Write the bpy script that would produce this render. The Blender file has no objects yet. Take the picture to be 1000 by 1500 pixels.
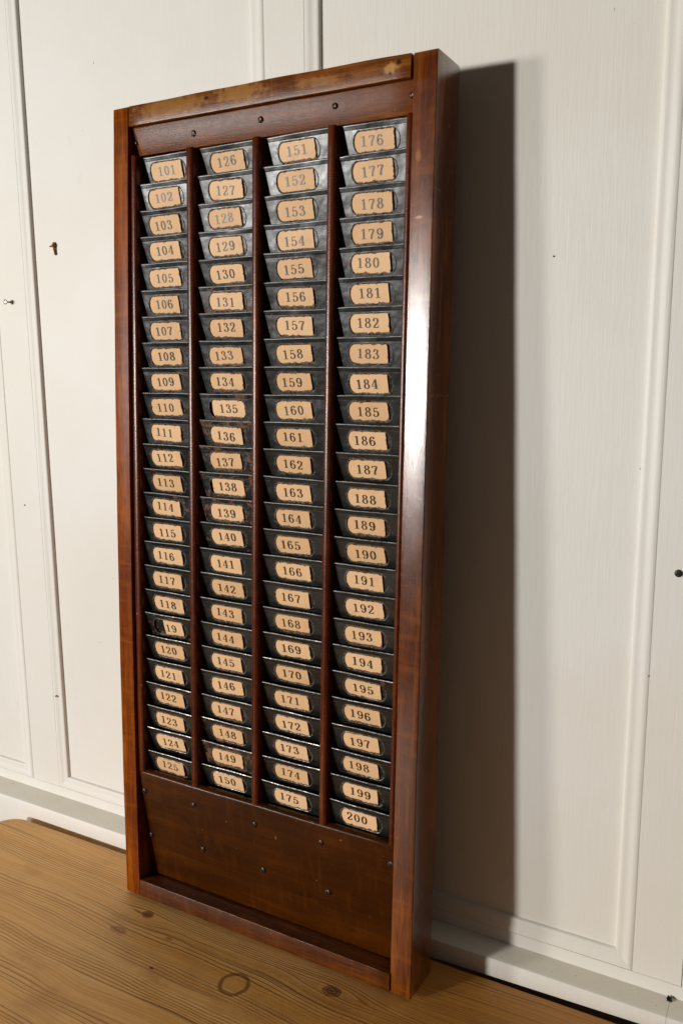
import bpy, bmesh, math, random
from mathutils import Vector, Matrix, Euler
random.seed(7)
R = math.radians
S = bpy.context.scene
COL = S.collection

# ---------------------------------------------------------------- camera
cam_d = bpy.data.cameras.new('camera'); cam = bpy.data.objects.new('camera', cam_d); COL.objects.link(cam)
S.camera = cam
yaw, pitch, roll = -0.5094, -0.1799, -0.0071
f_ = Vector((math.sin(yaw)*math.cos(pitch), math.cos(yaw)*math.cos(pitch), math.sin(pitch)))
r0 = Vector((math.cos(yaw), -math.sin(yaw), 0)); u0 = r0.cross(f_)
r_ = math.cos(roll)*r0 + math.sin(roll)*u0; u_ = -math.sin(roll)*r0 + math.cos(roll)*u0
M = Matrix.Identity(4)
for i in range(3):
    M[i][0] = r_[i]; M[i][1] = u_[i]; M[i][2] = -f_[i]
M.translation = (0.7707, -0.8872, 0.7116)
cam.matrix_world = M
cam_d.sensor_fit = 'VERTICAL'; cam_d.sensor_height = 36; cam_d.lens = 1273.8*36/1500
cam_d.clip_start = .02; cam_d.clip_end = 60

# ---------------------------------------------------------------- world, lamps, exposure
W = bpy.data.worlds.new('World'); S.world = W; W.use_nodes = True
W.node_tree.nodes['Background'].inputs[0].default_value = (1.0, .91, .80, 1)
W.node_tree.nodes['Background'].inputs[1].default_value = .060
S.view_settings.view_transform = 'Standard'; S.view_settings.look = 'None'
S.view_settings.exposure = 0; S.view_settings.gamma = 1

def lamp(name, pos, target, power, size, col):
    d = bpy.data.lights.new(name, 'SPOT'); d.shadow_soft_size = size/2; d.energy = power; d.color = col
    d.spot_size = R(56); d.spot_blend = 1.0
    o = bpy.data.objects.new(name, d); COL.objects.link(o); o.location = pos
    o.rotation_euler = (Vector(target)-Vector(pos)).to_track_quat('-Z', 'Y').to_euler()
    return o
lamp('lamp_main', (-3.021, -5.015, 0.95), (.0, 0, .85), 925, .42, (1.0, .98, .945))
lamp('lamp_side', (-3.968, -4.192, 0.95), (.0, 0, .85), 430, .60, (1.0, .965, .92))

# ---------------------------------------------------------------- node helpers
class NT:
    def __init__(s, name):
        s.m = bpy.data.materials.new(name); s.m.use_nodes = True
        s.t = s.m.node_tree; s.n = s.t.nodes; s.b = s.n['Principled BSDF']
    def L(s, a, b): s.t.links.new(a, b)
    def node(s, typ, **k):
        n = s.n.new(typ)
        for a, v in k.items(): setattr(n, a, v)
        return n
    def put(s, sock, v):
        if isinstance(v, bpy.types.NodeSocket): s.L(v, sock)
        elif isinstance(v, (tuple, list)) and len(v) == 3 and sock.type == 'RGBA': sock.default_value = (*v, 1)
        else: sock.default_value = v
    def math(s, op, a, b=0.0, c=0.0, clamp=False):
        n = s.node('ShaderNodeMath', operation=op, use_clamp=clamp)
        for i, v in enumerate((a, b, c)): s.put(n.inputs[i], v)
        return n.outputs[0]
    def mix(s, f, a, b, mode='MIX'):
        n = s.node('ShaderNodeMix', data_type='RGBA', blend_type=mode)
        s.put(n.inputs[0], f); s.put(n.inputs[6], a); s.put(n.inputs[7], b)
        return n.outputs[2]
    def rng(s, v, a, b, c=0.0, d=1.0, smooth=True):
        n = s.node('ShaderNodeMapRange', interpolation_type='SMOOTHSTEP' if smooth else 'LINEAR')
        for i, x in enumerate((v, a, b, c, d)): s.put(n.inputs[i], x)
        return n.outputs[0]
    def vec(s, x, y, z):
        n = s.node('ShaderNodeCombineXYZ')
        for i, v in enumerate((x, y, z)): s.put(n.inputs[i], v)
        return n.outputs[0]
    def obj(s):
        return s.node('ShaderNodeTexCoord').outputs['Object']
    def sep(s, v):
        n = s.node('ShaderNodeSeparateXYZ'); s.put(n.inputs[0], v); return n.outputs
    def vmul(s, v, sc, off=(0, 0, 0)):
        n = s.node('ShaderNodeVectorMath', operation='MULTIPLY_ADD')
        s.put(n.inputs[0], v); n.inputs[1].default_value = sc; s.put(n.inputs[2], off)
        return n.outputs[0]
    def noise(s, v, scale, detail=3, rough=.5, dist=0.0):
        n = s.node('ShaderNodeTexNoise'); s.put(n.inputs['Vector'], v)
        n.inputs['Scale'].default_value = scale; n.inputs['Detail'].default_value = detail
        n.inputs['Roughness'].default_value = rough; n.inputs['Distortion'].default_value = dist
        return n.outputs[0]
    def bump(s, h, strength, dist, nrm=None):
        n = s.node('ShaderNodeBump'); n.inputs['Strength'].default_value = strength
        n.inputs['Distance'].default_value = dist; s.put(n.inputs['Height'], h)
        if nrm is not None: s.L(nrm, n.inputs['Normal'])
        return n.outputs[0]
    def rnd(s): return s.node('ShaderNodeObjectInfo').outputs['Random']
    def attr(s, name):
        return s.node('ShaderNodeAttribute', attribute_type='OBJECT', attribute_name=name).outputs['Fac']
    def edge(s, radius):
        bv = s.node('ShaderNodeBevel', samples=4); bv.inputs['Radius'].default_value = radius
        g = s.node('ShaderNodeNewGeometry')
        d = s.node('ShaderNodeVectorMath', operation='DOT_PRODUCT')
        s.L(bv.outputs[0], d.inputs[0]); s.L(g.outputs['Normal'], d.inputs[1])
        return s.math('SUBTRACT', 1.0, d.outputs['Value'])
    def set(s, **k):
        for a, v in k.items(): s.put(s.b.inputs[a.replace('_', ' ')], v)
        return s.m

# ---------------------------------------------------------------- materials
def mahogany(name, axis, dark, mid, light, rough=.30, worn=0.25, patches=(), seed=0.0, coat=.25, edgew=1.0, spec=.35, strk=.42):
    t = NT(name); o = t.obj(); rnd = t.rnd()
    off = t.vec(t.math('MULTIPLY', rnd, 7.3), t.math('MULTIPLY', rnd, 3.1), t.math('ADD', t.math('MULTIPLY', rnd, 5.7), seed))
    st = {'X': (.10, 1, 1), 'Z': (1, 1, .10)}[axis]
    sf = {'X': (.04, 1, 1), 'Z': (1, 1, .04)}[axis]
    p = t.vmul(o, st, off); q = t.vmul(o, sf, off)
    broad = t.noise(p, 22, 4, .55, .6)
    figure = t.noise(p, 75, 3, .5, .4)
    pores = t.noise(q, 900, 2, .6)
    blot = t.noise(t.vmul(o, (1, 1, 1), off), 9, 3, .55)
    c = t.mix(t.rng(broad, .32, .68), dark, mid)
    c = t.mix(t.rng(figure, .45, .75, 0, .55), c, light)
    c = t.mix(t.rng(blot, .40, .68, 0, .8), c, dark)
    fs = t.noise(t.vmul(o, (1, 1, 1), off), 34, 4, .65)
    c = t.mix(t.rng(fs, .58, .74, 0, .5), c, tuple(v*.5 for v in dark))
    c = t.mix(t.rng(pores, .50, .66, 0, strk*1.4), c, tuple(v*.35 for v in dark))
    strk_n = t.noise(t.vmul(o, sf, off), 260, 3, .6)
    c = t.mix(t.rng(strk_n, .50, .70, 0, strk), c, dark)
    c = t.mix(t.rng(strk_n, .48, .30, 0, strk*.6), c, light)
    # cross-grain ripple
    stx = {'X': (1, 1, .12), 'Z': (.12, 1, 1)}[axis]
    rip = t.noise(t.vmul(o, stx, off), 120, 2, .5)
    c = t.mix(t.rng(rip, .50, .75, 0, .22), c, light)
    xs = t.sep(o)
    for (px, pz, rx, rz, amt, colr) in patches:
        dx = t.math('DIVIDE', t.math('SUBTRACT', xs[0], px), rx); dz = t.math('DIVIDE', t.math('SUBTRACT', xs[2], pz), rz)
        d = t.math('SQRT', t.math('ADD', t.math('MULTIPLY', dx, dx), t.math('MULTIPLY', dz, dz)))
        d = t.math('ADD', d, t.math('MULTIPLY', t.math('SUBTRACT', t.noise(o, 130, 3, .6), .5), 1.9))
        c = t.mix(t.rng(d, 1.1, .45, 0, amt), c, colr)
    # worn edges and knocks
    e = t.edge(.0016)
    en = t.noise(o, 95, 3, .6)
    ew = t.math('MULTIPLY', t.rng(e, .02, .16), t.rng(en, .44, .66))
    c = t.mix(t.math('MULTIPLY', ew, .55*edgew), c, (.42, .22, .075))
    nick = t.noise(t.vmul(o, (1, 1, 1), off), 170, 2, .5)
    c = t.mix(t.rng(nick, .745, .77, 0, worn), c, (.42, .24, .10))
    nk2 = t.noise(t.vmul(o, (1, .3, 3.0) if axis == 'Z' else (3.0, .3, 1), off), 60, 2, .5)
    c = t.mix(t.rng(nk2, .755, .775, 0, worn*.9), c, (.40, .22, .10))
    dk = t.noise(t.vmul(o, (1, 1, 1), off), 210, 2, .5)
    c = t.mix(t.rng(dk, .74, .77, 0, .7), c, (.02, .008, .004))
    orange = t.noise(o, 1050, 3, .7)
    grain = t.noise(q, 1300, 2, .5)
    h = t.math('ADD', t.math('MULTIPLY', orange, .6), t.math('MULTIPLY', grain, .35))
    nb = t.bump(h, .40, .00045)
    nb = t.bump(t.rng(nick, .74, .77), .5, -.0002, nb)
    rr = t.math('ADD', rough-.07, t.math('MULTIPLY', t.noise(o, 160, 3, .6), .16))
    t.put(t.b.inputs['Base Color'], c); t.put(t.b.inputs['Roughness'], rr); t.L(nb, t.b.inputs['Normal']); t.L(nb, t.b.inputs['Coat Normal'])
    t.b.inputs['Coat Weight'].default_value = coat; t.b.inputs['Coat Roughness'].default_value = rough*.62
    t.b.inputs['IOR'].default_value = 1.45; t.b.inputs['Specular IOR Level'].default_value = spec
    return t.m

TAN = (.50, .27, .10)
M_stile = mahogany('mahogany_stile', 'Z', (.075, .014, .0006), (.21, .046, .0018), (.36, .100, .006), .22, .3, coat=.9,
                   patches=[(.404, .668, .016, .0035, .55, (.40, .20, .09)), (.401, .842, .008, .002, .8, (.52, .32, .15)), (.400, .90, .004, .007, .5, (.40, .2, .08))])
M_stile_l = mahogany('mahogany_stile_orange', 'Z', (.13, .022, .0010), (.30, .062, .0022), (.48, .135, .006), .30, .3, coat=.0, spec=.10)
M_rail_top = mahogany('mahogany_rail_worn', 'X', (.10, .024, .002), (.25, .066, .005), (.42, .15, .018), .28, .5, coat=.05,
                      patches=[(.368, .986, .011, .0060, .75, (.56, .30, .09)), (.376, .990, .004, .0032, .95, (.03, .014, .008)), (.367, .980, .002, .003, .9, (.04, .018, .01)),
                               (.09, .988, .060, .012, .42, (.46, .22, .05)), (.185, .990, .040, .012, .48, (.48, .24, .06)), (.14, .9905, .0035, .0025, 1., (.02, .009, .005)), (.285, .986, .03, .006, .35, TAN)])
M_rail_bot = mahogany('mahogany_rail_low', 'X', (.060, .014, .0015), (.16, .038, .003), (.25, .07, .006), .30, .35, coat=.1)
M_board = mahogany('mahogany_board', 'X', (.095, .022, .002), (.19, .048, .004), (.27, .075, .008), .22, .35, coat=.0, spec=.10)
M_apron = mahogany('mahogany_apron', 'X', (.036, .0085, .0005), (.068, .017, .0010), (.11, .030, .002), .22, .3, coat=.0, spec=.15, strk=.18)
M_div = mahogany('mahogany_divider', 'Z', (.060, .009, .001), (.15, .026, .003), (.23, .045, .005), .26, .35, coat=.15, edgew=.5)
M_back = mahogany('stained_back_board', 'Z', (.012, .006, .004), (.025, .010, .006), (.03, .014, .008), .6, .1, coat=0)

def enamel():
    t = NT('black_enamel_tin'); o = t.obj(); rnd = t.rnd(); rust = t.attr('rust')
    off = t.vec(t.math('MULTIPLY', rnd, 9.0), t.math('MULTIPLY', rnd, 4.0), t.math('MULTIPLY', rnd, 13.0))
    p = t.vmul(o, (1, 1, 1), off)
    dust = t.noise(p, 60, 4, .6)
    base = t.mix(t.rng(dust, .35, .75), (.004, .005, .0045), (.012, .014, .012))
    n1 = t.math('ADD', t.math('MULTIPLY', t.noise(p, 70, 5, .68), .75), t.math('MULTIPLY', t.noise(p, 420, 2, .6), .25))
    thr = t.math('SUBTRACT', .69, t.math('MULTIPLY', rust, .175))
    rm = t.rng(n1, thr, t.math('ADD', thr, .045))
    # rust collects round the label window
    x = t.sep(o)
    dx = t.math('MAXIMUM', t.math('SUBTRACT', t.math('ABSOLUTE', t.math('ADD', x[0], -.0385)), .0135), 0.0)
    dz = t.math('ADD', x[2], .0168)
    dd = t.math('SQRT', t.math('ADD', t.math('MULTIPLY', dx, dx), t.math('MULTIPLY', dz, dz)))
    ring = t.rng(t.math('ABSOLUTE', t.math('SUBTRACT', dd, .0112)), .0026, .0004)
    rm2 = t.math('MULTIPLY', ring, t.rng(t.noise(p, 190, 4, .65), .52, .60))
    rm = t.math('MAXIMUM', rm, t.math('MULTIPLY', rm2, t.math('ADD', .45, t.math('MULTIPLY', rust, .6))), clamp=True)
    rc = t.mix(t.noise(p, 300, 3, .6), (.045, .015, .006), (.22, .088, .032))
    c = t.mix(rm, base, rc)
    # bare bright metal on the outermost lip and on the bead round the window
    e = t.edge(.0007)
    lip = t.math('MULTIPLY', t.rng(e, .03, .30), t.rng(t.noise(p, 140, 3, .6), .36, .56))
    lip = t.math('MULTIPLY', lip, t.math('SUBTRACT', 1.0, rm))
    c = t.mix(t.math('MULTIPLY', lip, .55), c, (.30, .29, .24))
    t.put(t.b.inputs['Base Color'], c)
    t.put(t.b.inputs['Metallic'], t.math('MULTIPLY', lip, .4))
    t.put(t.b.inputs['Roughness'], t.math('ADD', t.math('ADD', .27, t.math('MULTIPLY', dust, .18)), t.math('MULTIPLY', rm, .35), clamp=True))
    scr = t.noise(t.vmul(o, (1, 1, 6), off), 90, 3, .6)
    h = t.math('ADD', t.math('MULTIPLY', t.noise(p, 42, 2, .5), 3.4), t.math('MULTIPLY', t.noise(p, 700, 2, .6), .14))
    t.L(t.bump(t.math('ADD', h, t.math('MULTIPLY', rm, .10)), .5, .0010), t.b.inputs['Normal'])
    t.b.inputs['IOR'].default_value = 1.50
    t.b.inputs['Coat Weight'].default_value = .30; t.b.inputs['Coat Roughness'].default_value = .22
    return t.m
M_tin = enamel()

def bead():
    t = NT('worn_tin_bead'); o = t.obj(); rnd = t.rnd()
    p = t.vmul(o, (1, 1, 1), t.vec(t.math('MULTIPLY', rnd, 5.), rnd, t.math('MULTIPLY', rnd, 3.)))
    n = t.noise(p, 260, 3, .6)
    c = t.mix(t.rng(n, .40, .56), (.035, .035, .031), (.30, .29, .26))
    c = t.mix(t.rng(t.noise(p, 330, 3, .6), .52, .60), c, (.07, .026, .012))
    return t.set(Base_Color=c, Roughness=.30, Metallic=t.rng(n, .46, .60, 0, .7), IOR=1.6)
M_bead = bead()

def paper():
    t = NT('aged_tan_paper'); o = t.obj(); rnd = t.rnd(); fox = t.attr('fox')
    off = t.vec(t.math('MULTIPLY', rnd, 9.0), 0.0, t.math('MULTIPLY', rnd, 6.0))
    p = t.vmul(o, (1, 1, 1), off); x = t.sep(o)
    ex = t.math('SUBTRACT', .0236, t.math('ABSOLUTE', x[0])); ez = t.math('SUBTRACT', .0106, t.math('ABSOLUTE', x[2]))
    e = t.math('MINIMUM', ex, ez)
    n = t.math('SUBTRACT', t.noise(p, 150, 5, .68), .5)
    # foxing favours the bottom edge
    eb = t.math('ADD', e, t.math('MULTIPLY', t.rng(x[2], -.0108, -.0045, 1, 0), t.math('MULTIPLY', fox, -.0016)))
    m = t.rng(t.math('ADD', eb, t.math('MULTIPLY', n, .0095)), .0007, -.0001)
    c = t.mix(t.noise(p, 120, 4, .6), (.86, .52, .26), (.93, .63, .36))
    c = t.mix(t.rng(t.noise(p, 60, 3, .6), .5, .8, 0, .4), c, (.60, .31, .13))
    c = t.mix(m, c, t.mix(t.noise(p, 400, 2, .5), (.11, .045, .018), (.26, .115, .045)))
    sp = t.noise(p, 520, 2, .5)
    c = t.mix(t.rng(sp, .72, .76, 0, .8), c, (.14, .06, .025))
    c = t.mix(t.math('MULTIPLY', t.rng(rnd, .0, 1.0), .55), c, t.mix(1.0, c, (.80, .72, .62), 'MULTIPLY'))
    t.L(t.bump(t.noise(p, 240, 3, .6), .25, .0004), t.b.inputs['Normal'])
    return t.set(Base_Color=c, Roughness=.62, IOR=1.42)
M_paper = paper()
def ink():
    t = NT('printed_black_ink'); o = t.obj()
    n = t.noise(t.vmul(o, (1, 1, 1), t.vec(t.math('MULTIPLY', t.rnd(), 8.), 0., 0.)), 500, 3, .6)
    c = t.mix(t.rng(n, .45, .72), (.030, .022, .016), (.16, .10, .055))
    return t.set(Base_Color=c, Roughness=.42, IOR=1.5)
M_ink = ink()

def iron(name, a, b, rough, met):
    t = NT(name); o = t.obj(); n = t.noise(t.vmul(o, (1, 1, 1), t.vec(t.math('MULTIPLY', t.rnd(), 8.), 0., 0.)), 700, 3, .6)
    t.L(t.bump(n, .4, .0004), t.b.inputs['Normal'])
    return t.set(Base_Color=t.mix(n, a, b), Roughness=rough, Metallic=met)
M_screw = iron('dark_iron_screw', (.025, .017, .012), (.10, .065, .045), .38, .6)
M_zinc = iron('bright_screw', (.25, .25, .22), (.60, .60, .55), .3, .9)
M_rusty = iron('rusty_hook', (.12, .05, .015), (.34, .17, .05), .7, .1)
M_blackscrew = iron('black_screw', (.03, .028, .025), (.06, .055, .05), .45, .5)

def paint(name, base, dust=0.0):
    t = NT(name); o = t.obj()
    brush = t.noise(t.vmul(o, (1, 1, .045)), 520, 3, .6)
    brushf = t.noise(t.vmul(o, (1, 1, .15)), 160, 3, .6)
    lump = t.noise(o, 9, 3, .5)
    c = t.mix(t.rng(t.noise(o, 2.6, 4, .6), .3, .7), base, tuple(v*k for v, k in zip(base, (.955, .935, .885))))
    c = t.mix(t.rng(t.noise(t.vmul(o, (1, 1, .4)), 7, 4, .6), .55, .8, 0, .35), c, tuple(v*k for v, k in zip(base, (.90, .87, .80))))
    c = t.mix(t.rng(brushf, .45, .8, 0, .05), c, tuple(v*.86 for v in base))
    sm = t.noise(t.vmul(o, (1, 1, .6)), 17, 5, .65)
    c = t.mix(t.rng(sm, .66, .78, 0, .22), c, (.46, .41, .33))
    sp = t.noise(t.vmul(o, (1, 1, .6)), 150, 2, .55)
    c = t.mix(t.rng(sp, .785, .80, 0, .75), c, (.25, .21, .16))
    if dust:
        dn = t.noise(t.vmul(o, (.5, 1, 1)), 60, 5, .65)
        c = t.mix(t.rng(dn, .25, .7, dust*.3, dust*.8), c, (.60, .51, .38))
        c = t.mix(t.rng(t.noise(o, 260, 2, .6), .70, .76), c, (.16, .125, .09))
    e = t.edge(.0012)
    c = t.mix(t.math('MULTIPLY', t.rng(e, .05, .3), t.rng(t.noise(o, 60, 3, .6), .5, .7, 0, .25)), c, (.42, .36, .27))
    h = t.math('ADD', t.math('MULTIPLY', brush, .5), t.math('ADD', t.math('MULTIPLY', brushf, .35), t.math('MULTIPLY', lump, 2.5)))
    t.L(t.bump(h, .30, .0012), t.b.inputs['Normal'])
    return t.set(Base_Color=c, Roughness=.50, IOR=1.45)
M_paint = paint('off_white_eggshell_paint', (.835, .815, .765))
M_dusty = paint('off_white_paint_dusty', (.85, .81, .73), .25)
M_dark = NT('dark_crack').set(Base_Color=(.10, .075, .04), Roughness=.9)
M_gap_shade = NT('brown_gap_shade').set(Base_Color=(.26, .22, .17), Roughness=.8)  # brown stands in for the shade in the gap under the skirting
M_floor = NT('dark_floor').set(Base_Color=(.05, .04, .03), Roughness=.8)

def pine():
    t = NT('waxed_pine'); o = t.obj(); x = t.sep(o)
    X, Y = x[0], x[1]
    warp = t.noise(t.vmul(o, (1.0, 2.2, 1)), 3.2, 2, .5)
    f = t.math('ADD', Y, t.math('MULTIPLY', t.math('SUBTRACT', warp, .5), .030))
    f = t.math('ADD', f, t.math('MULTIPLY', X, .02))
    f = t.math('ADD', f, t.math('MULTIPLY', t.math('SUBTRACT', t.noise(t.vmul(o, (1, 2.5, 1)), 9, 2, .5), .5), .007))
    knots = [(.055, -.126, .0085, .0065, 1), (.043, -.1665, .013, .0055, .6), (.3314, -.1315, .0115, .0085, 1), (.11, -.150, .006, .003, .5), (.60, -.25, .012, .009, .8), (-.12, -.42, .012, .009, .8)]
    km = 0.0; kmask = None; rings = None
    for (kx, ky, rx, ry, s) in knots:
        dx = t.math('SUBTRACT', X, kx); dy = t.math('SUBTRACT', Y, ky)
        # fibres part round the knot: shift y away from it
        g = t.math('EXPONENT', t.math('MULTIPLY', t.math('ADD', t.math('POWER', t.math('DIVIDE', dx, rx*5.0), 2.0), t.math('POWER', t.math('DIVIDE', dy, ry*4.6), 2.0)), -1.0))
        sg = t.math('DIVIDE', dy, t.math('ADD', t.math('ABSOLUTE', dy), ry*.9))
        f = t.math('SUBTRACT', f, t.math('MULTIPLY', t.math('MULTIPLY', g, sg), ry*1.6*s))
        wob = t.math('MULTIPLY', t.math('SUBTRACT', t.noise(o, 90, 3, .6), .5), .55)
        q = t.math('ADD', t.math('SQRT', t.math('ADD', t.math('POWER', t.math('DIVIDE', dx, rx), 2.0), t.math('POWER', t.math('DIVIDE', dy, ry), 2.0))), wob)
        m = t.rng(q, 1.15, .75, 0, s)
        kmask = m if kmask is None else t.math('MAXIMUM', kmask, m)
        rg = t.math('MULTIPLY', m, t.rng(t.math('SINE', t.math('MULTIPLY', q, 15.0)), -1, 1))
        rings = rg if rings is None else t.math('MAXIMUM', rings, rg)
    # growth rings: density varies over the board
    dens = t.noise(t.vec(t.math('MULTIPLY', X, .5), t.math('MULTIPLY', f, 10.0), 0.0), 1.0, 2, .5)
    ff = t.math('ADD', t.math('MULTIPLY', f, 1350.0), t.math('MULTIPLY', dens, 70.0))
    ws = t.math('SINE', ff)
    line = t.rng(ws, .15, 1.0)
    amp = t.rng(t.noise(t.vec(t.math('MULTIPLY', X, 1.3), t.math('MULTIPLY', f, 40.0), 2.0), 1.0, 2, .5), .42, .60, .12, .9)
    streak = t.noise(t.vec(t.math('MULTIPLY', X, 5.0), t.math('MULTIPLY', f, 420.0), 0.0), 1.0, 4, .65)
    bandn = t.noise(t.vec(t.math('MULTIPLY', X, 1.2), t.math('MULTIPLY', f, 70.0), 5.0), 1.0, 3, .55)
    c = t.mix(t.rng(bandn, .30, .70), (.92, .54, .19), (.80, .40, .095))
    c = t.mix(t.math('MULTIPLY', t.math('MULTIPLY', line, amp), .75), c, (.30, .130, .030))
    c = t.mix(t.rng(streak, .46, .72, 0, .42), c, (.38, .18, .050))
    fine = t.noise(t.vec(t.math('MULTIPLY', X, 9.0), t.math('MULTIPLY', f, 1500.0), 3.0), 1.0, 2, .6)
    c = t.mix(t.rng(fine, .50, .72, 0, .35), c, (.34, .17, .055))
    lo = t.noise(t.vec(t.math('MULTIPLY', X, 2.0), t.math('MULTIPLY', f, 130.0), 9.0), 1.0, 2, .5)
    c = t.mix(t.rng(lo, .62, .74, 0, .7), c, (.24, .105, .030))
    stain = t.noise(t.vmul(o, (1, 1.6, 1)), 8, 4, .6)
    c = t.mix(t.rng(stain, .48, .72, 0, .6), c, (.50, .22, .055))
    scr = t.noise(t.vmul(o, (.6, 9.0, 1)), 22, 2, .5)
    c = t.mix(t.rng(scr, .70, .74, 0, .30), c, (.30, .15, .05))
    wht = t.noise(t.vmul(o, (.25, 2.0, 1)), 90, 2, .5)
    c = t.mix(t.rng(wht, .70, .76, 0, .3), c, (.85, .62, .34))
    # redder waxed strip on the right and along the back edge
    redz = t.rng(t.math('ADD', X, t.math('MULTIPLY', stain, .10)), .30, .50, 0, .85)
    c = t.mix(redz, c, t.mix(t.rng(streak, .40, .65), (.52, .215, .030), (.30, .105, .012)))
    c = t.mix(t.math('MULTIPLY', kmask, .75), c, (.30, .115, .035))
    c = t.mix(t.math('MULTIPLY', rings, .8), c, (.11, .040, .014))
    # brown ring stain
    dx = t.math('SUBTRACT', X, .228); dy = t.math('SUBTRACT', Y, -.1758)
    rd = t.math('SQRT', t.math('ADD', t.math('MULTIPLY', dx, dx), t.math('MULTIPLY', dy, dy)))
    rw = t.math('MULTIPLY', t.math('SUBTRACT', t.noise(o, 80, 4, .6), .5), .006)
    rs = t.rng(t.math('ABSOLUTE', t.math('ADD', t.math('SUBTRACT', rd, .0165), rw)), .0036, .0012, 0, .8)
    c = t.mix(rs, c, (.20, .075, .020))
    # black pits, ink specks, short scratches
    for sc, a, b, st in ((150, .765, .785, (.5, 1, 1)), (60, .765, .775, (.35, 1.4, 1)), (75, .775, .785, (2.2, .5, 1))):
        c = t.mix(t.rng(t.noise(t.vmul(o, st), sc, 2, .5), a, b, 0, .85), c, (.06, .035, .018))
    dd = t.math('SQRT', t.math('ADD', t.math('POWER', t.math('DIVIDE', t.math('SUBTRACT', X, .1262), .0035), 2.), t.math('POWER', t.math('DIVIDE', t.math('SUBTRACT', Y, -.2005), .0018), 2.)))
    c = t.mix(t.rng(t.math('ADD', dd, t.math('MULTIPLY', t.noise(o, 500, 2, .5), .8)), 1.5, 1.0), c, (.09, .03, .01))
    # a long drying crack
    cy = t.math('ADD', t.math('MULTIPLY', X, .045), -.1415)
    cd = t.math('ABSOLUTE', t.math('SUBTRACT', f, t.math('ADD', cy, t.math('MULTIPLY', t.noise(t.vmul(o, (1, 0, 0)), 30, 2, .5), .004))))
    ck = t.math('MULTIPLY', t.rng(cd, .0008, .0002), t.rng(X, -.12, .0, 0, 1))
    ck = t.math('MULTIPLY', ck, t.rng(X, .22, .10, 0, 1))
    c = t.mix(t.math('MULTIPLY', ck, .8), c, (.05, .025, .012))
    h = t.math('ADD', t.math('MULTIPLY', t.math('MULTIPLY', line, amp), .5), t.math('ADD', t.math('MULTIPLY', streak, .5), t.math('MULTIPLY', ck, -2.0)))
    h = t.math('ADD', h, t.math('MULTIPLY', t.noise(o, 45, 3, .5), .6))
    t.L(t.bump(h, .45, .0009), t.b.inputs['Normal'])
    return t.set(Base_Color=c, Roughness=t.math('ADD', .42, t.math('MULTIPLY', streak, .14)), IOR=1.40)
M_pine = pine()

# ---------------------------------------------------------------- mesh helpers
def mesh_obj(name, verts, faces, mats, parent=None, loc=None, mi=None, smooth=False, mesh=None):
    if mesh is None:
        me = bpy.data.meshes.new(name); me.from_pydata([tuple(v) for v in verts], [], faces)
        for m in (mats if isinstance(mats, (list, tuple)) else [mats]): me.materials.append(m)
        if mi: me.polygons.foreach_set('material_index', mi)
        bm = bmesh.new(); bm.from_mesh(me); bmesh.ops.recalc_face_normals(bm, faces=bm.faces); bm.to_mesh(me); bm.free()
        if smooth:
            me.polygons.foreach_set('use_smooth', [True]*len(me.polygons)); me.set_sharp_from_angle(angle=R(38))
        me.update()
    else: me = mesh
    o = bpy.data.objects.new(name, me); COL.objects.link(o)
    if parent is not None: o.parent = parent
    if loc is not None: o.location = loc
    return o
def empty(name, loc=(0, 0, 0), rot=(0, 0, 0)):
    o = bpy.data.objects.new(name, None); COL.objects.link(o); o.location = loc; o.rotation_euler = rot
    o.empty_display_size = .05
    return o
def tag(o, label=None, cat=None, group=None, kind=None):
    if label: o['label'] = label
    if cat: o['category'] = cat
    if group: o['group'] = group
    if kind: o['kind'] = kind
    return o

def rrect(a0, a1, b0, b1, rad, n=3):
    """rounded rectangle section; rad = 4 radii at (a0,b0),(a1,b0),(a1,b1),(a0,b1)"""
    if not isinstance(rad, (tuple, list)): rad = (rad,)*4
    pts = []
    cs = [(a0, b0, 180, rad[0], 1, 1), (a1, b0, 270, rad[1], -1, 1), (a1, b1, 0, rad[2], -1, -1), (a0, b1, 90, rad[3], 1, -1)]
    for (cx, cy, st, r, sx, sy) in cs:
        ox, oy = cx+sx*r, cy+sy*r
        for k in range(n+1):
            a = R(st+90*k/n); pts.append((ox+r*math.cos(a), oy+r*math.sin(a)))
    return pts
def bar(name, mat, parent, axis, lo, hi, section, seg=1, endr=.0012, wob=.00012, warp=None, end2=None):
    """sweep a section along an axis with softened ends. section in the other two axes (x,y)/(y,z)"""
    ca = sum(p[0] for p in section)/len(section); cb = sum(p[1] for p in section)/len(section)
    st = [lo, lo+endr*.3, lo+endr] + [lo+endr+(hi-lo-2*endr)*k/seg for k in range(1, seg)] + [hi-endr, hi-endr*.3, hi]
    sh = [endr, endr*.3, 0] + [0]*(seg-1) + [0, endr*.3, endr]
    V = []; n = len(section); rs = random.Random(name+str(lo)+str(hi))
    ph = [rs.uniform(0, 6) for _ in range(n)]
    for s, i in zip(st, sh):
        for k, (a, b) in enumerate(section):
            d = math.hypot(a-ca, b-cb)
            w = wob*(math.sin(s*37+ph[k//4*4])+math.sin(s*91+ph[k//4*4]*2)*.6)
            aa = a-(a-ca)/d*i + w*(1 if a > ca else -1); bb = b-(b-cb)/d*i
            if axis == 'Z': p = [aa, bb, s]
            elif axis == 'X': p = [s, aa, bb]
            else: p = [aa, s, bb]
            if warp: p = warp(p)
            V.append(p)
    F = []
    m = len(st)
    for j in range(m-1):
        for k in range(n):
            k2 = (k+1) % n; F.append((j*n+k, j*n+k2, (j+1)*n+k2, (j+1)*n+k))
    F.append(tuple(range(n))); F.append(tuple((m-1)*n+k for k in range(n)))
    return mesh_obj(name, V, F, mat, parent, smooth=True)

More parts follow.
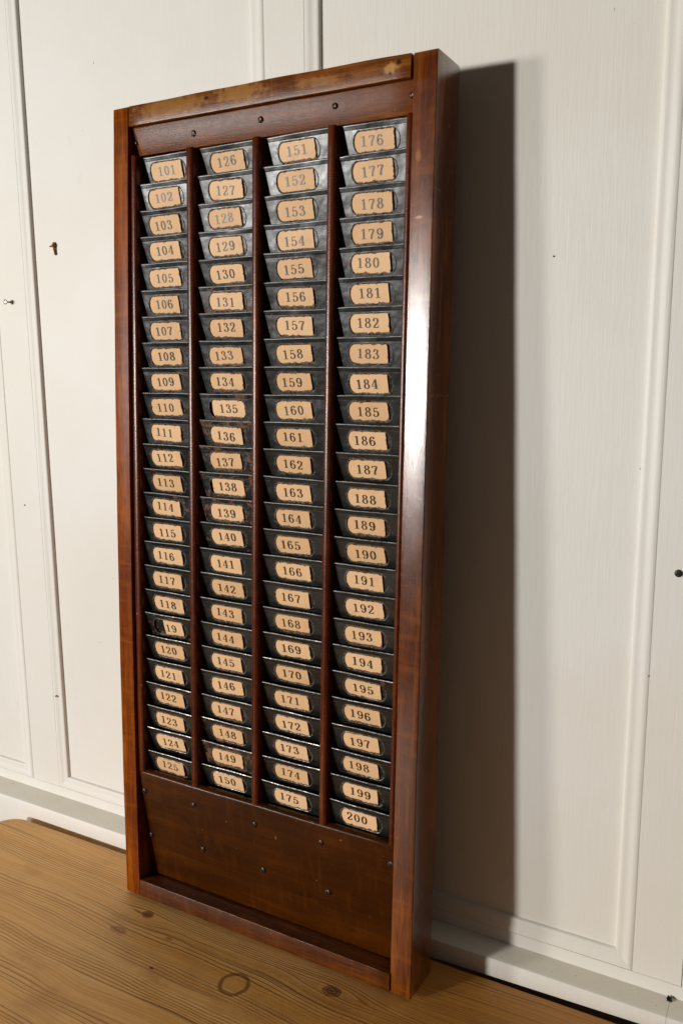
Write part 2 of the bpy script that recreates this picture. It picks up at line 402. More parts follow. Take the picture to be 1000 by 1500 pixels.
def endround(p):
    x, y, z = p; r = .0055
    k = 0
    if y > D-r: k = r-math.sqrt(max(0, r*r-(y-(D-r))**2))
    if y < .002: k = max(k, (.002-y)*.45)
    z = min(z, H+.0004-k*1.1-max(0, x-.41)*.10); z = max(z, k*.9)
    return warp((x, y, z))
# ---------------------------------------------------------------- the card rack (local: x across, y depth behind the front, z up the board)
WD, H, D = .42, .997, .0592
LEAN = .0456
rack = empty('card_rack', (-.0004, -.1031, .0027), (-LEAN, 0, -.007))
tag(rack, 'tall mahogany rack with four columns of numbered black metal pockets, leaning on the wall', 'card rack')

def warp(p):
    x, y, z = p; t = z/H
    bow = -.002+.0035*t-.006*4*t*(1-t)
    w = 1.0 if x <= .0245 else max(.0, math.exp(-(x-.0245)/.02)*.75)
    r = max(0, (x-.3)/.12)
    return (x+bow*w - r*.0022*(1-.0*t), y, z)
SI = .0235   # inner face of the left stile
bar('frame_stile', M_stile_l, rack, 'Z', 0, H-.0004, rrect(0, SI, 0, D, (.0012, .0006, .001, .0022)), 34, .0012, warp=lambda p: warp((p[0], p[1]+max(0, SI-p[0])/.0235*(.0006 if p[1] < .02 else 0), p[2])))
bar('frame_stile', M_stile, rack, 'Z', 0, H+.0004, rrect(.3930, WD, 0, D, (.0006, .0014, .0050, .0050), 5), 34, .0022, warp=lambda p: endround((p[0], p[1]+max(0, WD-p[0])/.027*(.0026 if p[1] < .02 else 0), p[2])))
def toprail(p):
    x, y, z = p
    k = (x-SI)/(.3915-SI)
    if z > .985: z += .0009*4*k*(1-k) + .00025*math.sin(x*60)
    return warp((x, y, z))
bar('frame_rail', M_rail_top, rack, 'X', SI+.0004, .3912, rrect(.0008, D-.001, .9745, .9972, (.0009, .0012, .0012, .0016)), 22, .0010, warp=toprail)
bar('frame_rail', M_rail_bot, rack, 'X', SI+.0002, .3928, rrect(.0003, D-.001, .0002, .0224, (.0005, .001, .001, .0006)), 20, .0003, wob=.0002, warp=warp)
# back board
bar('back_board', M_back, rack, 'Z', .0226, .9743, rrect(SI+.0003, .3927, .048, .054, .0004), 1, .0004, warp=warp)

bar('back_batten', M_back, rack, 'X', .05, .37, rrect(D+.0003, D+.0098, H-.030, H-.004, .0008), 2, .0005)
def slab(name, mat, x0, x1, ztop, dtop, zbot, dbot, thick, nose, holes=()):
    """board across the rack, face tilted from depth dtop at ztop to dbot at zbot"""
    L = math.hypot(ztop-zbot, dbot-dtop); uz = (zbot-ztop)/L; uy = (dbot-dtop)/L   # down the face
    ny, nz = -uz, uy                                    # into the board (towards the back)
    if ny < 0: ny, nz = -ny, -nz
    sec = []
    for (a, b) in rrect(0, L, 0, thick, (nose, .0008, .0008, nose), 5):
        sec.append((dtop+uy*a+ny*b, ztop+uz*a+nz*b))
    return bar(name, mat, rack, 'X', x0, x1, sec, 12, .0006, warp=None), (uy, uz, ny, nz)
top_b, tv = slab('top_board', M_board, SI+.0014, .3926, .9738, .0055, .9432, .0125, .008, .0010)
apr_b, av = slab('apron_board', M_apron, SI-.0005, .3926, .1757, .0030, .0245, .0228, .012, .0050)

# screws -------------------------------------------------------------
def screw_mesh(r=.0039, h=.0021, slot=.0006):
    V = []; F = []
    for sgn in (1, -1):
        base = len(V); rings = [(r, 0), (r*.97, h*.35), (r*.8, h*.72), (r*.5, h*.93), (r*.12, h)]
        N = 12
        for (rr, hh) in rings:
            for k in range(N+1):
                a = math.pi*k/N
                y = max(rr*math.sin(a), 0)+slot; x = rr*math.cos(a)
                V.append((x, -hh, sgn*y))
        for j in range(len(rings)-1):
            for k in range(N):
                a = base+j*(N+1)+k; F.append((a, a+1, a+N+2, a+N+1))
        F.append(tuple(base+4*(N+1)+k for k in range(N+1)))
        # slot wall
        F.append(tuple([base+j*(N+1) for j in range(5)]+[base+j*(N+1)+N for j in range(4, -1, -1)]))
    b = len(V); N = 20; rr = r*1.0
    for k in range(N):
        a = 2*math.pi*k/N; V.append((rr*math.cos(a), -h*.18, rr*math.sin(a)))
    F.append(tuple(range(b, b+N)))
    for k in range(N): V.append((rr*1.05*math.cos(2*math.pi*k/N), .0003, rr*1.05*math.sin(2*math.pi*k/N)))
    for k in range(N): k2 = (k+1) % N; F.append((b+k, b+k2, b+N+k2, b+N+k))
    o = mesh_obj('screw', V, F, M_screw, None, smooth=True); me = o.data; bpy.data.objects.remove(o); return me
ME_screw = screw_mesh()
def screw(x, z, dep, ang, slope, sc=1.0):
    o = mesh_obj('screw', 0, 0, 0, rack, (x, dep, z), mesh=ME_screw)
    o.rotation_euler = Euler((slope, ang, 0)); o.scale = (sc, sc, sc)
aslope = math.atan2(.0193, .151); bslope = math.atan2(.007, .0306)
def adep(z): return .0035+(.1755-z)/(.151)*.0193
def bdep(z): return .0055+(.9738-z)/.0306*.007
for (x, z, a) in [(.1150, .9580, .5), (.2075, .9607, .9), (.3005, .9620, 1.4), (.0282, .9572, .7), (.3880, .9605, 1.2)]:
    screw(x, z, bdep(z), a, bslope, .82 if x > .03 else .7)
for (x, z, a) in [(.0268, .1460, .3), (.1075, .1479, 1.3), (.2025, .1471, .4), (.2962, .1505, .8), (.3868, .1510, 1.2),
                  (.0290, .0820, 1.3), (.1165, .0863, .5), (.2095, .0862, .9), (.3020, .0866, 1.35)]:
    screw(x, z, adep(z), a, aslope)

# dividers ------------------------------------------------------------
def divider(x0, x1, front=.0030):
    w = x1-x0; sec = [(x0, .047), (x0, front+w*.34)]
    for k in range(1, 8):
        a = math.pi*(1-k/8); sec.append((x0+w/2+w/2*math.cos(a), front+w*.34-(w*.34)*math.sin(a)))
    sec += [(x1, front+w*.34), (x1, .047)]
    bar('divider', M_div, rack, 'Z', .1735, .9425, sec, 30, .0005, wob=.00010,
        warp=(lambda p: warp((p[0], p[1], p[2]))) )
DIV = [(.0240, .0325), (.1068, .1174), (.1985, .2091), (.2937, .3041), (.3858, .3929)]
for a, b in DIV: divider(a, b)

# pockets -------------------------------------------------------------
def obround(hx, hz, n=8):
    """points of an obround: straight top/bottom, rounded ends, starting at right-bottom, ccw"""
    P = []; r = hz*.92; cx = hx-r*.80
    for k in range(n+1):
        a = -math.pi/2+math.pi*k/n; P.append((cx+r*.80*math.cos(a), hz*math.sin(a)))
    for k in range(n+1):
        a = math.pi/2+math.pi*k/n; P.append((-cx+r*.80*math.cos(a), hz*math.sin(a)))
    return P
TY, TZ = .0078, .0312      # depth gained per height over one pocket
def face_y(z):            # depth of the flat face below the lip (z negative)
    return .0014 + (-z-.0045)*TY/TZ
def pocket_mesh(w, seed=0):
    rs = random.Random(seed*31+int(w*1e5)); pa, pb, pc = rs.uniform(0, 6), rs.uniform(0, 6), rs.uniform(-.0004, .0007)
    V = []; F = []; MI = []
    th = .0007
    nx = 12
    prof = [(.0007, .0008), (.0001, .0008), (-.0003, .0002), (-.0003, -.0004), (.0001, -.0013), (.0006, -.0026), (.0010, -.0037), (face_y(-.0048), -.0048)]
    def xs(z, u):   # taper towards the bottom
        k = min(1, max(0, -z/.036)); return .0008*k + u*(w-.0014*k)
    cols = nx+1
    for (y, z) in prof:
        for i in range(cols):
            u = i/nx; fl = max(0, 1+z/.0048)
            wv = (.00022*math.sin(u*5+pa)+.00014*math.sin(u*13+pb)+pc*(max(0, u-.8)*5)**2-.0003*(max(0, .1-u)*10)**2)*fl
            V.append((xs(z, u), y-wv, z+.00018*math.sin(u*7+pb)*fl+pc*.4*fl*(u-.5)))
    for j in range(len(prof)-1):
        for i in range(nx):
            a = j*cols+i; F.append((a, a+1, a+cols+1, a+cols)); MI.append(1 if j == 1 else 0)
    # flat part with the window
    ob = obround(.0265, .0103, 8); cx = w/2+.0002; cz = -.0168
    n = len(ob); zb = -.037
    hole = len(V)
    for (px, pz) in ob: V.append((cx+px, face_y(cz+pz), cz+pz))
    # outer loop matching
    outer = []
    for i, (px, pz) in enumerate(ob):
        a = math.atan2(pz/.0103, px/.0265)
        # project to rectangle boundary
        X0, X1, Z0, Z1 = 0, 1, zb, -.0048
        dx, dz = math.cos(a)*.0265, math.sin(a)*.0103
        ts = []
        if dx > 1e-9: ts.append((w-.0012-cx)/dx)
        if dx < -1e-9: ts.append((.0010-cx)/dx)
        if dz > 1e-9: ts.append((Z1-cz)/dz)
        if dz < -1e-9: ts.append((Z0-cz)/dz)
        tt = min(ts); outer.append((cx+dx*tt, cz+dz*tt))
    corners = []
    oi = len(V)
    for (px, pz) in outer: V.append((px, face_y(pz), pz))
    for i in range(n):
        j = (i+1) % n; F.append((hole+i, hole+j, oi+j, oi+i)); MI.append(0)
    # fill the four corners
    def add_corner(X, Z):
        best = None
        for i in range(n):
            a, b = outer[i], outer[(i+1) % n]
            on = lambda p, q: (abs(p[0]-X) < .0006 and abs(q[1]-Z) < 1e-6) or (abs(q[0]-X) < .0006 and abs(p[1]-Z) < 1e-6)
            if on(a, b):
                V.append((X, face_y(Z), Z)); F.append((oi+i, oi+(i+1) % n, len(V)-1)); MI.append(0); return
    for X in (.0010, w-.0012):
        for Z in (zb, -.0048): add_corner(X, Z)
    # bead round the window
    ring = [(1.00, .0000, 0), (1.0, -.0003, .0002), (1.0, -.0005, .0007), (1.0, -.0003, .0012), (1.0, .0001, .0016)]
    b0 = len(V); m = len(ring)
    for (px, pz) in ob:
        l = math.hypot(px/.0265/.0265, pz/.0103/.0103); nxx, nzz = px/.0265/.0265/l, pz/.0103/.0103/l
        for (_, dy, off) in ring:
            V.append((cx+px+nxx*(off-.0004), face_y(cz+pz)+dy, cz+pz+nzz*(off-.0004)))
        # inner turned-back wall
        V.append((cx+px-nxx*.0004, face_y(cz+pz)+.0016, cz+pz-nzz*.0004))
    mm = m+1
    for i in range(n):
        j = (i+1) % n
        for k in range(m-1):
            F.append((b0+i*mm+k, b0+j*mm+k, b0+j*mm+k+1, b0+i*mm+k+1)); MI.append(1)
        F.append((b0+i*mm, b0+j*mm, b0+j*mm+m, b0+i*mm+m)); MI.append(1)
    # back plate of the label frame (dark, behind the card)
    q = len(V)
    for (px, pz) in ((-.029, -.013), (.029, -.013), (.029, .0125), (-.029, .0125)): V.append((cx+px, face_y(cz+pz)+.0024, cz+pz))
    F.append((q, q+1, q+2, q+3)); MI.append(0)
    # folded side flanges running back into the rack
    for X, s in ((0, 1), (w, -1)):
        q = len(V)
        for (z, t_) in ((-.0002, 0), (-.0048, 0), (-.020, 0), (-.037, 0)):
            xx = xs(z, 0 if s == 1 else 1); y = face_y(z) if z < -.003 else .0004
            V.append((xx, y+.0001, z)); V.append((xx+s*.0002, .0240, z))
        for k in range(3): F.append((q+2*k, q+2*k+1, q+2*k+3, q+2*k+2)); MI.append(0)
    o = mesh_obj('card_pocket', V, F, [M_tin, M_bead], None, mi=MI, smooth=True); me = o.data; bpy.data.objects.remove(o)
    return me

# numerals drawn as strokes ------------------------------------------------
def cr(P, n=6, closed=False):
    out = []; m = len(P)
    rngk = range(m) if closed else range(m-1)
    for i in rngk:
        g = (lambda k: P[k % m]) if closed else (lambda k: P[max(0, min(m-1, k))])
        p0, p1, p2, p3 = g(i-1), g(i), g(i+1), g(i+2)
        for k in range(n):
            t = k/n
            out.append(tuple(.5*((2*p1[c])+(-p0[c]+p2[c])*t+(2*p0[c]-5*p1[c]+4*p2[c]-p3[c])*t*t+(-p0[c]+3*p1[c]-3*p2[c]+p3[c])*t**3) for c in (0, 1)))
    out.append(P[0] if closed else P[-1])
    return out
def ell(cx, cy, rx, ry, n=20): return [(cx+rx*math.cos(2*math.pi*k/n), cy+ry*math.sin(2*math.pi*k/n)) for k in range(n+1)]
TK, TN = .165, .068
six = [(.47, .80), (.42, .93), (.31, .97), (.16, .86), (.09, .60), (.09, .38), (.16, .12), (.31, .03), (.46, .13), (.52, .32), (.45, .52), (.31, .60), (.17, .53), (.10, .38)]
GLY = {
 '1': [('s', [(.32, 0), (.32, .98)], TK), ('s', [(.10, .03), (.54, .03)], .065), ('s', [(.33, .95), (.22, .87), (.10, .84)], .07)],
 '0': [('v', ell(.31, .5, .215, .465))],
 '2': [('v', cr([(.10, .73), (.15, .90), (.31, .97), (.47, .88), (.50, .70), (.40, .48), (.22, .26), (.08, .07)])), ('s', [(.06, .055), (.50, .055)], .105), ('s', [(.52, .03), (.55, .26)], .06), ('b', (.14, .72), .075)],
 '3': [('v', cr([(.12, .78), (.18, .92), (.30, .97), (.44, .88), (.46, .74), (.38, .59), (.24, .545)])), ('v', cr([(.24, .545), (.42, .50), (.52, .33), (.48, .13), (.31, .03), (.15, .07), (.08, .22)])), ('b', (.15, .77), .072), ('b', (.12, .22), .075)],
 '4': [('s', [(.40, .96), (.04, .29)], .065), ('s', [(.03, .27), (.58, .27)], .065), ('s', [(.42, 0), (.42, .97)], TK), ('s', [(.24, .03), (.58, .03)], .062)],
 '5': [('s', [(.14, .91), (.49, .91)], .11), ('s', [(.15, .94), (.12, .47)], .065), ('v', cr([(.12, .49), (.22, .59), (.35, .60), (.49, .48), (.52, .30), (.46, .12), (.30, .03), (.15, .07), (.08, .21)])), ('b', (.12, .21), .075)],
 '6': [('v', cr(six)), ('b', (.44, .80), .068)],
 '7': [('s', [(.07, .91), (.55, .91)], .11), ('s', [(.08, .95), (.07, .70)], .06), ('v', cr([(.53, .88), (.42, .62), (.33, .40), (.29, .2), (.28, 0)])), ('s', [(.30, .28), (.285, 0)], TK)],
 '8': [('v', ell(.31, .755, .175, .215)), ('v', ell(.31, .275, .215, .245))],
 '9': [('v', [(.62-x, 1-y) for (x, y) in cr(six)]), ('b', (.18, .20), .068)],
}
def glyph(ch, ox, oz, h, V, F, y0):
    lay = 0; b0 = len(V)
    for st in GLY[ch]:
        lay += 1; yy = y0-.000012*lay
        if st[0] == 'b':
            c, r = st[1], st[2]; q = len(V); N = 10
            for k in range(N): V.append((ox+(c[0]+r*math.cos(2*math.pi*k/N))*h, yy, oz+(c[1]+r*math.sin(2*math.pi*k/N))*h))
            F.append(tuple(range(q, q+N))); continue
        P = st[1]; q = len(V); n = len(P)
        for i in range(n):
            a = P[max(0, i-1)]; b = P[min(n-1, i+1)]
            if st[0] == 'v' and len(P) > 12 and abs(P[0][0]-P[-1][0]) < 1e-6 and abs(P[0][1]-P[-1][1]) < 1e-6:
                a = P[(i-1) % (n-1)]; b = P[(i+1) % (n-1)]
            dx, dz = b[0]-a[0], b[1]-a[1]; l = math.hypot(dx, dz) or 1; dx /= l; dz /= l
            w = st[2] if st[0] == 's' else TN+(TK-TN)*abs(dz)**1.6
            V.append((ox+(P[i][0]-dz*w/2)*h, yy, oz+(P[i][1]+dx*w/2)*h)); V.append((ox+(P[i][0]+dz*w/2)*h, yy, oz+(P[i][1]-dx*w/2)*h))
        for i in range(n-1): F.append((q+2*i, q+2*i+1, q+2*i+3, q+2*i+2))
    for i in range(b0, len(V)): V[i] = (ox+(V[i][0]-ox)*1.17, V[i][1], V[i][2])

def card_mesh(num, rs, x_from=-.0238, faint=False):
    """tan slip with a ragged outline, centred on the window, text printed on it"""
    V = []; F = []; MI = []
    hx, hz = .0234, .0108
    x0 = x_from+rs.uniform(-.0004, .0006); x1 = hx+rs.uniform(-.001, .0006)
    cut = lambda: rs.choice((.0003, .0008, .0014, .0026))
    # ragged rectangle
    P = []
    def side(a, b, n, nx_, nz_):
        for k in range(n):
            t = k/n; j = rs.uniform(0, .0003)*(1 if rs.random() < .8 else 2.8)
            P.append((a[0]+(b[0]-a[0])*t+nx_*j, a[1]+(b[1]-a[1])*t+nz_*j))
    c = [cut() for _ in range(4)]
    if x_from > -.01: c = [.0004]*4
    side((x0+c[0], -hz), (x1-c[1], -hz), 13, 0, 1)
    side((x1-c[1]*.5, -hz+c[1]*.3), (x1, -hz+c[1]), 1, 0, 0)
    side((x1, -hz+c[1]), (x1-rs.uniform(0, .0006), hz-c[2]), 5, -.35, 0)
    side((x1-c[2]*.35, hz-c[2]*.4), (x1-c[2], hz), 1, 0, 0)
    side((x1-c[2], hz), (x0+c[3], hz), 13, 0, -1)
    side((x0+c[3]*.4, hz-c[3]*.3), (x0, hz-c[3]), 1, 0, 0)
    side((x0, hz-c[3]), (x0, -hz+c[0]), 5, 1, 0)
    n = len(P)
    bulge = rs.uniform(.0, .0005)
    for (x, z) in P: V.append((x, bulge*(x/hx)**2, z))
    q = len(V); V.append(((x0+x1)/2, 0, 0))
    for k in range(n): F.append((k, (k+1) % n, q)); MI.append(0)
    b = len(V)
    for (x, z) in P: V.append((x, bulge*(x/hx)**2+.0003, z))
    for k in range(n): F.append((k, (k+1) % n, b+(k+1) % n, b+k)); MI.append(0)
    hgt = .0104; adv = .0094; s = str(num); tw = adv*len(s)
    V2 = []; F2 = []
    tilt = rs.uniform(-.04, .04); ox = -.0143+rs.uniform(-.0016, .0014); oz = -hgt/2+rs.uniform(-.0010, .0012)
    if faint: pass
    for k, ch in enumerate(s):
        if ox+k*adv+.0005 < x0: continue
        glyph(ch, ox+k*adv, oz+rs.uniform(-.0001, .0001), hgt, V2, F2, -.00012)
    ct, sn = math.cos(tilt), math.sin(tilt)
    q = len(V)
    for (x, y, z) in V2: V.append((x*ct-z*sn, y, x*sn+z*ct))
    for f in F2: F.append(tuple(q+i for i in f)); MI.append(1)
    me = bpy.data.meshes.new('label_card'); me.from_pydata(V, [], F); me.materials.append(M_paper); me.materials.append(M_ink)
    me.polygons.foreach_set('material_index', MI); me.update()
    return me

PIT = .03070
RUSTY = {131: .8, 134: .35, 135: .9, 136: 1.0, 137: .9, 138: .85, 139: .9, 140: .5, 148: .95, 149: 1.15, 104: .35, 112: .5, 113: .5, 114: .6, 119: .8, 147: .4, 188: .4, 193: .3, 195: .5, 196: .4, 173: .3, 198: .3, 192: .35, 151: .45, 157: .45, 118: .4}
FOX = {133: 1.7, 134: 1.5, 131: 1.5, 135: 1.3, 137: 1.5, 138: .5, 151: 1.2, 156: 1.3, 168: 1.3, 193: 1.2, 194: 1.3, 128: 1.2}
cols = [(DIV[0][1]+.0003, DIV[1][0]-.0003, .9402), (DIV[1][1]+.0003, DIV[2][0]-.0003, .9412), (DIV[2][1]+.0003, DIV[3][0]-.0003, .9424), (DIV[3][1]+.0003, DIV[4][0]-.0003, .9428)]
jit = [[0]*25 for _ in range(4)]
for c, (xa, xb, ztop) in enumerate(cols):
    mes = [pocket_mesh(xb-xa, q) for q in range(7)]
    for r in range(25):
        num = 101+c*25+r; rs = random.Random(num*13+5)
        z = ztop-r*PIT-(.0003*c)+rs.uniform(-.0005, .0005); lip = .0088+rs.uniform(-.0004, .0006)+(.0010 if c else 0)
        if r == 0: lip = max(lip, .0125)
        wp = warp((xa, 0, z))[0]-xa
        p = mesh_obj('card_pocket', 0, 0, 0, rack, (xa+wp*.7, lip, z), mesh=mes[rs.randrange(7)])
        p.rotation_euler = (rs.uniform(-.045, .045), rs.uniform(-.008, .008), rs.uniform(-.012, .012))
        p['rust'] = RUSTY.get(num, rs.uniform(0, .28))
        xf = -.0075 if num == 119 else -.0238
        cm = card_mesh(num, rs, xf, False)
        k = mesh_obj('label_card', 0, 0, 0, p, mesh=cm)
        zc = -.0168 + rs.uniform(-.0003, .0003) + (.0008 if num == 138 else 0)
        k.location = ((xb-xa)/2-.0026+rs.uniform(-.0008, .0008)+(.0035 if num in (135, 138) else 0), face_y(zc)+.0004, zc)
        k.rotation_euler = (math.atan2(TY, TZ), rs.uniform(-.035, .035), 0)
        k['fox'] = FOX.get(num, rs.uniform(.1, .9))
        k['label'] = 'torn tan paper label, its left third missing, showing 19' if num == 119 else 'tan paper label printed %d' % num

# ---------------------------------------------------------------- panelled wall
wall = empty('panelled_wall', (.1, 0, .03))
tag(wall, 'off-white painted wooden panelling with moulded panels and a dusty skirting ledge behind the card rack', 'wall')
wall.location = (0, .010, 0)
RC = .0052; ZT = 1.75; ZR = .0405; XL, XR = -1.6, 1.9
# stiles: x ranges at y=0
STI = [(-.96, -.90), (-.303, -.2445), (.1722, .2260), (.6312, .6822), (1.13, 1.19)]
def flat(name, x0, x1, z0, z1, y, parent, mat=M_paint, thick=.02):
    sec = rrect(x0, x1, y, y+thick, .0004, 1)
    return bar(name, mat, parent, 'Z', z0, z1, sec, 8, .0003, wob=.00005)
for a, b in STI: flat('stile', a, b, ZR+.0003, ZT, 0, wall)
flat('bottom_rail', XL, XR, -.012, ZR, 0.0, wall, thick=.03)
flat('gap_shade_wall', XL, XR, -.75, -.0125, .004, wall, mat=M_gap_shade)  # lower wall set back and coloured dark as the gap's shade
flat('top_rail', XL, XR, ZT+.0003, ZT+.12, 0.0, wall)
edges = [XL]+[v for s in STI for v in s]+[XR]
def moulding(axis, lo, hi, pos, sgn, inward_lo, inward_hi, prof):
    """planted moulding strip with mitred ends. pos: outer edge; sgn: direction inwards"""
    V = []; F = []; n = len(prof)
    segs = 24
    for j in range(segs+1):
        t = j/segs
        for (d, y) in prof:
            a = (lo+d) + ((hi-d)-(lo+d))*t
            w = .00012*math.sin(a*23+pos*9)
            if axis == 'Z': V.append((pos+sgn*d+w, y, a))
            else: V.append((a, y, pos+sgn*d+w))
    for j in range(segs):
        for k in range(n-1): F.append((j*n+k, j*n+k+1, (j+1)*n+k+1, (j+1)*n+k))
    F.append(tuple(range(n))); F.append(tuple(segs*n+k for k in range(n)))
    return mesh_obj('moulding', V, F, M_paint, wall, smooth=True)
prof = [(.0006, .0016), (.0007, -.0002), (.0010, -.0006), (.0045, -.0007), (.0065, -.0004), (.0088, .0002), (.0110, .0006), (.0130, .0007), (.0150, .0006), (.0168, .0007), (.0184, .0012), (.0191, .0022), (.0195, .0036), (.0198, .0056)]
prof_r = [(-.0002, .0010), (.0001, -.0001), (.0010, -.0006)]+prof[3:11]+[(.0190, .0026), (.0194, .0042), (.0198, .0056)]
for i in range(0, len(edges), 2):
    a, b = edges[i], edges[i+1]
    if b < -.95 or a > 1.2: continue
    flat('panel', a-.004, b+.004, ZR-.006, ZT+.004, RC, wall, thick=.008)
    moulding('Z', ZR, ZT, a, 1, 1, 1, prof); moulding('Z', ZR, ZT, b, -1, 1, 1, prof_r)
    moulding('X', a, b, ZR, 1, 1, 1, prof); moulding('X', a, b, ZT, -1, 1, 1, prof)
for i in (0, len(edges)-2):
    flat('panel', edges[i]-.001, edges[i+1]+.001, ZR-.006, ZT+.004, RC+.0002, wall, thick=.008) if (edges[i+1] < -.95 or edges[i] > 1.2) else None

# skirting: ledge with dusty top, its lower edge runs slightly off level
def skirting(x0, x1):
    V = []; F = []; MI = []; n = 40
    for j in range(n+1):
        x = x0+(x1-x0)*j/n; zb = -.0165+x*.029 - (.03 if x < -.27 else 0); w = .0002*math.sin(x*17)
        k = (x+.3)*.0055; pr = [(-.0002, .0245), (-.0310+k, .0195+w+k*.35), (-.0332+k, .0186+w+k*.35), (-.0342+k, .0165+w), (-.0344+k, zb+.0015), (-.0334+k, zb), (-.003, zb), (-.0002, zb)]
        for (y, z) in pr: V.append((x, y, z))
    m = 8
    for j in range(n):
        for k in range(m-1):
            F.append((j*m+k, j*m+k+1, (j+1)*m+k+1, (j+1)*m+k)); MI.append(1 if k == 0 else 0)
    F.append(tuple(range(m))); MI.append(0); F.append(tuple(n*m+k for k in range(m))); MI.append(0)
    return mesh_obj('skirting_board', V, F, [M_paint, M_dusty], wall, mi=MI, smooth=True)
skirting(XL, .6724); skirting(.6727, XR)

# wall fixings ---------------------------------------------------------
def lathe(prof, n=20):
    """profile (r, h) along -y"""
    V = []; F = []
    for (r, h) in prof:
        for k in range(n): V.append((r*math.cos(2*math.pi*k/n), -h, r*math.sin(2*math.pi*k/n)))
    for j in range(len(prof)-1):
        for k in range(n): k2 = (k+1) % n; F.append((j*n+k, j*n+k2, (j+1)*n+k2, (j+1)*n+k))
    F.append(tuple((len(prof)-1)*n+k for k in range(n))); return V, F
V, F = lathe([(.0014, -.002), (.0014, .006), (.0020, .0066), (.0034, .0075), (.0036, .0082), (.0028, .0088), (.0010, .0088), (.0007, .0078)])
s = mesh_obj('screw', V, F, M_zinc, wall, (-.2775, 0, .7886), smooth=True); s['label'] = 'bright screw standing proud of the left stile'
def cross_screw(x, z, y, r, mat, label):
    V, F = lathe([(r*.9, -.001), (r, .0004), (r*.9, .0012), (r*.55, .0018), (r*.2, .0019)])
    q = len(V)
    for (a, b) in ((r*.62, r*.13), (r*.13, r*.62)):     # raised cross recess: cut shown as dark set-in bars
        k = len(V)
        for (sx, sz) in ((-1, -1), (1, -1), (1, 1), (-1, 1)): V.append((sx*a, -.00205-.00002*(a > b), sz*b))
        F.append((k, k+1, k+2, k+3))
    o = mesh_obj('screw', V, F, [mat, M_dark], wall, (x, y, z), mi=[0]*(len(F)-2)+[1, 1]); o['label'] = label
M_black = NT('black_recess').set(Base_Color=(.006, .006, .005), Roughness=.9)
def cross2(x, z, y, r, mat, label):
    V, F = lathe([(r*.9, -.001), (r, .0004), (r*.9, .0012), (r*.55, .0018), (r*.2, .0019)])
    n0 = len(F)
    c, s_ = math.cos(.6), math.sin(.6)
    for li, (a, b) in enumerate(((r*.62, r*.14), (r*.14, r*.62))):
        k = len(V)
        for (sx, sz) in ((-1, -1), (1, -1), (1, 1), (-1, 1)):
            px, pz = sx*a, sz*b; V.append((px*c-pz*s_, -.0020-.00005*li, px*s_+pz*c))
        F.append((k, k+1, k+2, k+3))
    o = mesh_obj('screw', V, F, [mat, M_black], wall, (x, y, z), mi=[0]*n0+[1, 1]); o['label'] = label
cross2(.6530, .4942, .0, .0040, M_blackscrew, 'black cross-head screw in the right stile')
# rusty bent hook on the left panel
def tube(pts, r, n=8):
    V = []; F = []; P = [Vector(p) for p in pts]
    for i, p in enumerate(P):
        d = (P[min(i+1, len(P)-1)]-P[max(i-1, 0)]).normalized(); a = d.cross(Vector((.3, .2, 1))).normalized(); b = d.cross(a)
        rr = r[i] if isinstance(r, list) else r
        for k in range(n): t = 2*math.pi*k/n; V.append(p+(a*math.cos(t)+b*math.sin(t))*rr)
    for j in range(len(P)-1):
        for k in range(n): k2 = (k+1) % n; F.append((j*n+k, j*n+k2, (j+1)*n+k2, (j+1)*n+k))
    F.append(tuple(range(n))); F.append(tuple((len(P)-1)*n+k for k in range(n))); return V, F
V, F = tube([(0, .004, .0055), (0, -.0012, .0060), (.0002, -.0024, .0045), (.0006, -.0024, .001), (.0010, -.0016, -.004), (.0014, -.0008, -.0068), (.0016, .0004, -.0080)], [.0034, .0034, .0030, .0014, .0015, .0022, .0010], 10)
V2, F2 = tube([(0, -.003, .0040), (-.0035, -.004, .0035), (-.0062, -.0045, .0032)], [.0016, .0013, .0004], 8)
k = len(V); V += V2; F += [tuple(i+k for i in f) for f in F2]
h = mesh_obj('hook', V, F, M_rusty, wall, (-.1855, RC, .8575), smooth=True); h['label'] = 'small bent rusty hook on the left panel'
V, F = tube([(0, .003, 0), (.0, -.0010, .0005), (.0022, -.0016, .0002)], [.0014, .0018, .0012], 8)
n_ = mesh_obj('nail', V, F, M_zinc, wall, (-.2375, -.0004, .1930), smooth=True); n_['label'] = 'cut-off nail in the moulding low on the left'
V, F = tube([(0, .002, 0), (.0, -.0008, .0)], [.0014, .0011], 8)
n_ = mesh_obj('nail', V, F, M_blackscrew, wall, (-.2769, 0, .4902)); n_['label'] = 'dark nail head in the left stile'
n_ = mesh_obj('nail', V, F, M_blackscrew, wall, (.5147, RC, .8073)); n_.scale = (.8, 1, .8); n_['label'] = 'tiny dark nail head in the right panel'
# chipped hole in the ledge at the skirting joint
P = []; N = 14
for k in range(N):
    a = 2*math.pi*k/N; r = random.uniform(.6, 1.15); P.append((r*.0042*math.cos(a)*(1 if math.cos(a) > 0 else .8), r*.0062*math.sin(a)))
V = [(.6715+x, -.0050+z*.55, .0258+z*.4) for (x, z) in P]+[(.6715, -.0036, .0245)]
F = [(k, (k+1) % N, N) for k in range(N)]
o = mesh_obj('chipped_hole', V, F, M_black, wall); o['label'] = 'dark chipped hole at the joint of the ledge'

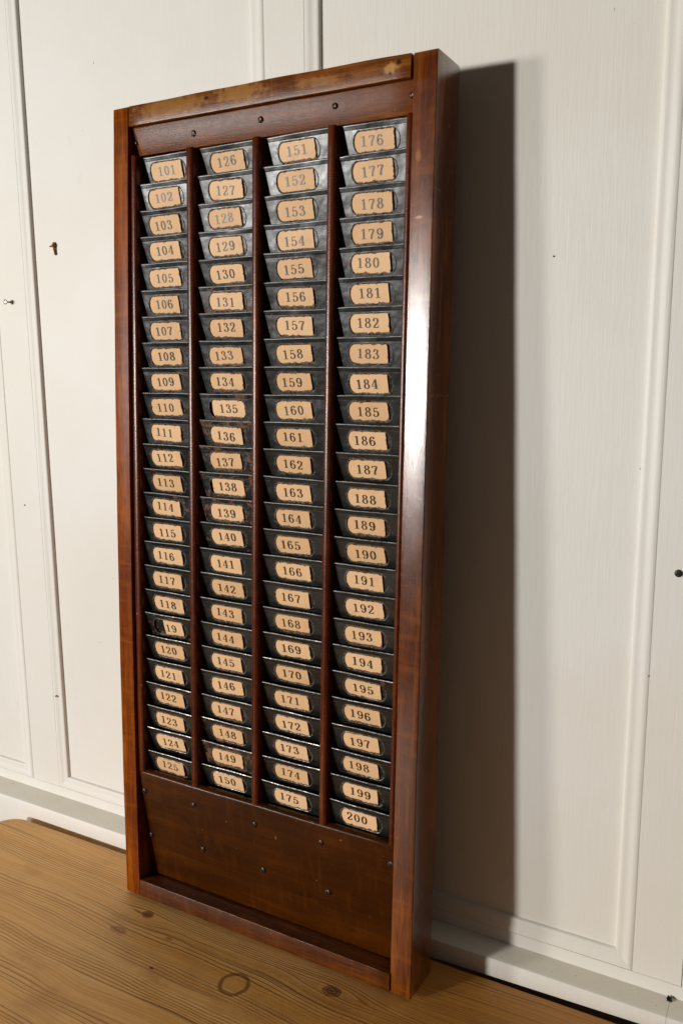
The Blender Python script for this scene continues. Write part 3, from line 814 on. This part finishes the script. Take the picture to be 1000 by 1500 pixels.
# ---------------------------------------------------------------- table
table = empty('pine_table', (.4, -.45, -.74))
tag(table, 'old waxed pine table with rounded corner, knots and brown ring mark, under the rack', 'table')
def tabletop():
    zt = 0.0; th = .028
    c0 = Vector((-.3075, -.0375)); ang = .0130
    ux = Vector((math.cos(ang), math.sin(ang))); uy = Vector((math.sin(ang), -math.cos(ang)))   # uy towards the viewer
    Lx, Ly, r = 1.75, .86, .036
    out = []
    for (cx, cy, st) in ((r, r, 180), (Lx-r, r, 270), (Lx-r, Ly-r, 0), (r, Ly-r, 90)):
        for k in range(11):
            a = R(st+9*k); out.append((cx+r*math.cos(a), cy+r*math.sin(a)))
    cxm, cym = Lx/2, Ly/2
    layers = [(0.0040, 0.0), (.0012, -.0006), (0.0, -.0030), (0, -th+.003), (.003, -th)]
    V = []; F = []; n = len(out)
    for (ins, z) in layers:
        for (a, b) in out:
            # inset
            aa = a+(ins if a < cxm else -ins); bb = b+(ins if b < cym else -ins)
            p = c0+ux*aa+uy*bb; V.append((p.x-.4, p.y+.45, z+.74))
    for j in range(len(layers)-1):
        for k in range(n): k2 = (k+1) % n; F.append((j*n+k, j*n+k2, (j+1)*n+k2, (j+1)*n+k))
    F.append(tuple(range(n))); F.append(tuple((len(layers)-1)*n+k for k in range(n)))
    return mesh_obj('tabletop', V, F, M_pine, table, smooth=True)
tt = tabletop()
# object coordinates of the top in world terms: shift origin
me = tt.data
for v in me.vertices: v.co += Vector((.4, -.45, -.74))
tt.location = (-.4, .45, .74)
for (x, y) in ((-.24, -.11), (1.36, -.09), (-.24, -.83), (1.36, -.81)):
    bar('leg', M_pine, table, 'Z', 0, .7118, rrect(x-.4-.03, x-.4+.03, y+.45-.03, y+.45+.03, .003), 4, .002)
for (y0, y1) in ((-.105, -.085), (-.85, -.83)):
    bar('apron_rail', M_pine, table, 'X', -.2095-.4, 1.3295-.4, rrect(y0+.45, y1+.45, .61, .7117, .002), 2, .001)

# ---------------------------------------------------------------- floor
fl = mesh_obj('floor', [(-6, -7, -.741), (6, -7, -.741), (6, .02, -.741), (-6, .02, -.741)], [(0, 1, 2, 3)], M_floor)
tag(fl, kind='structure')
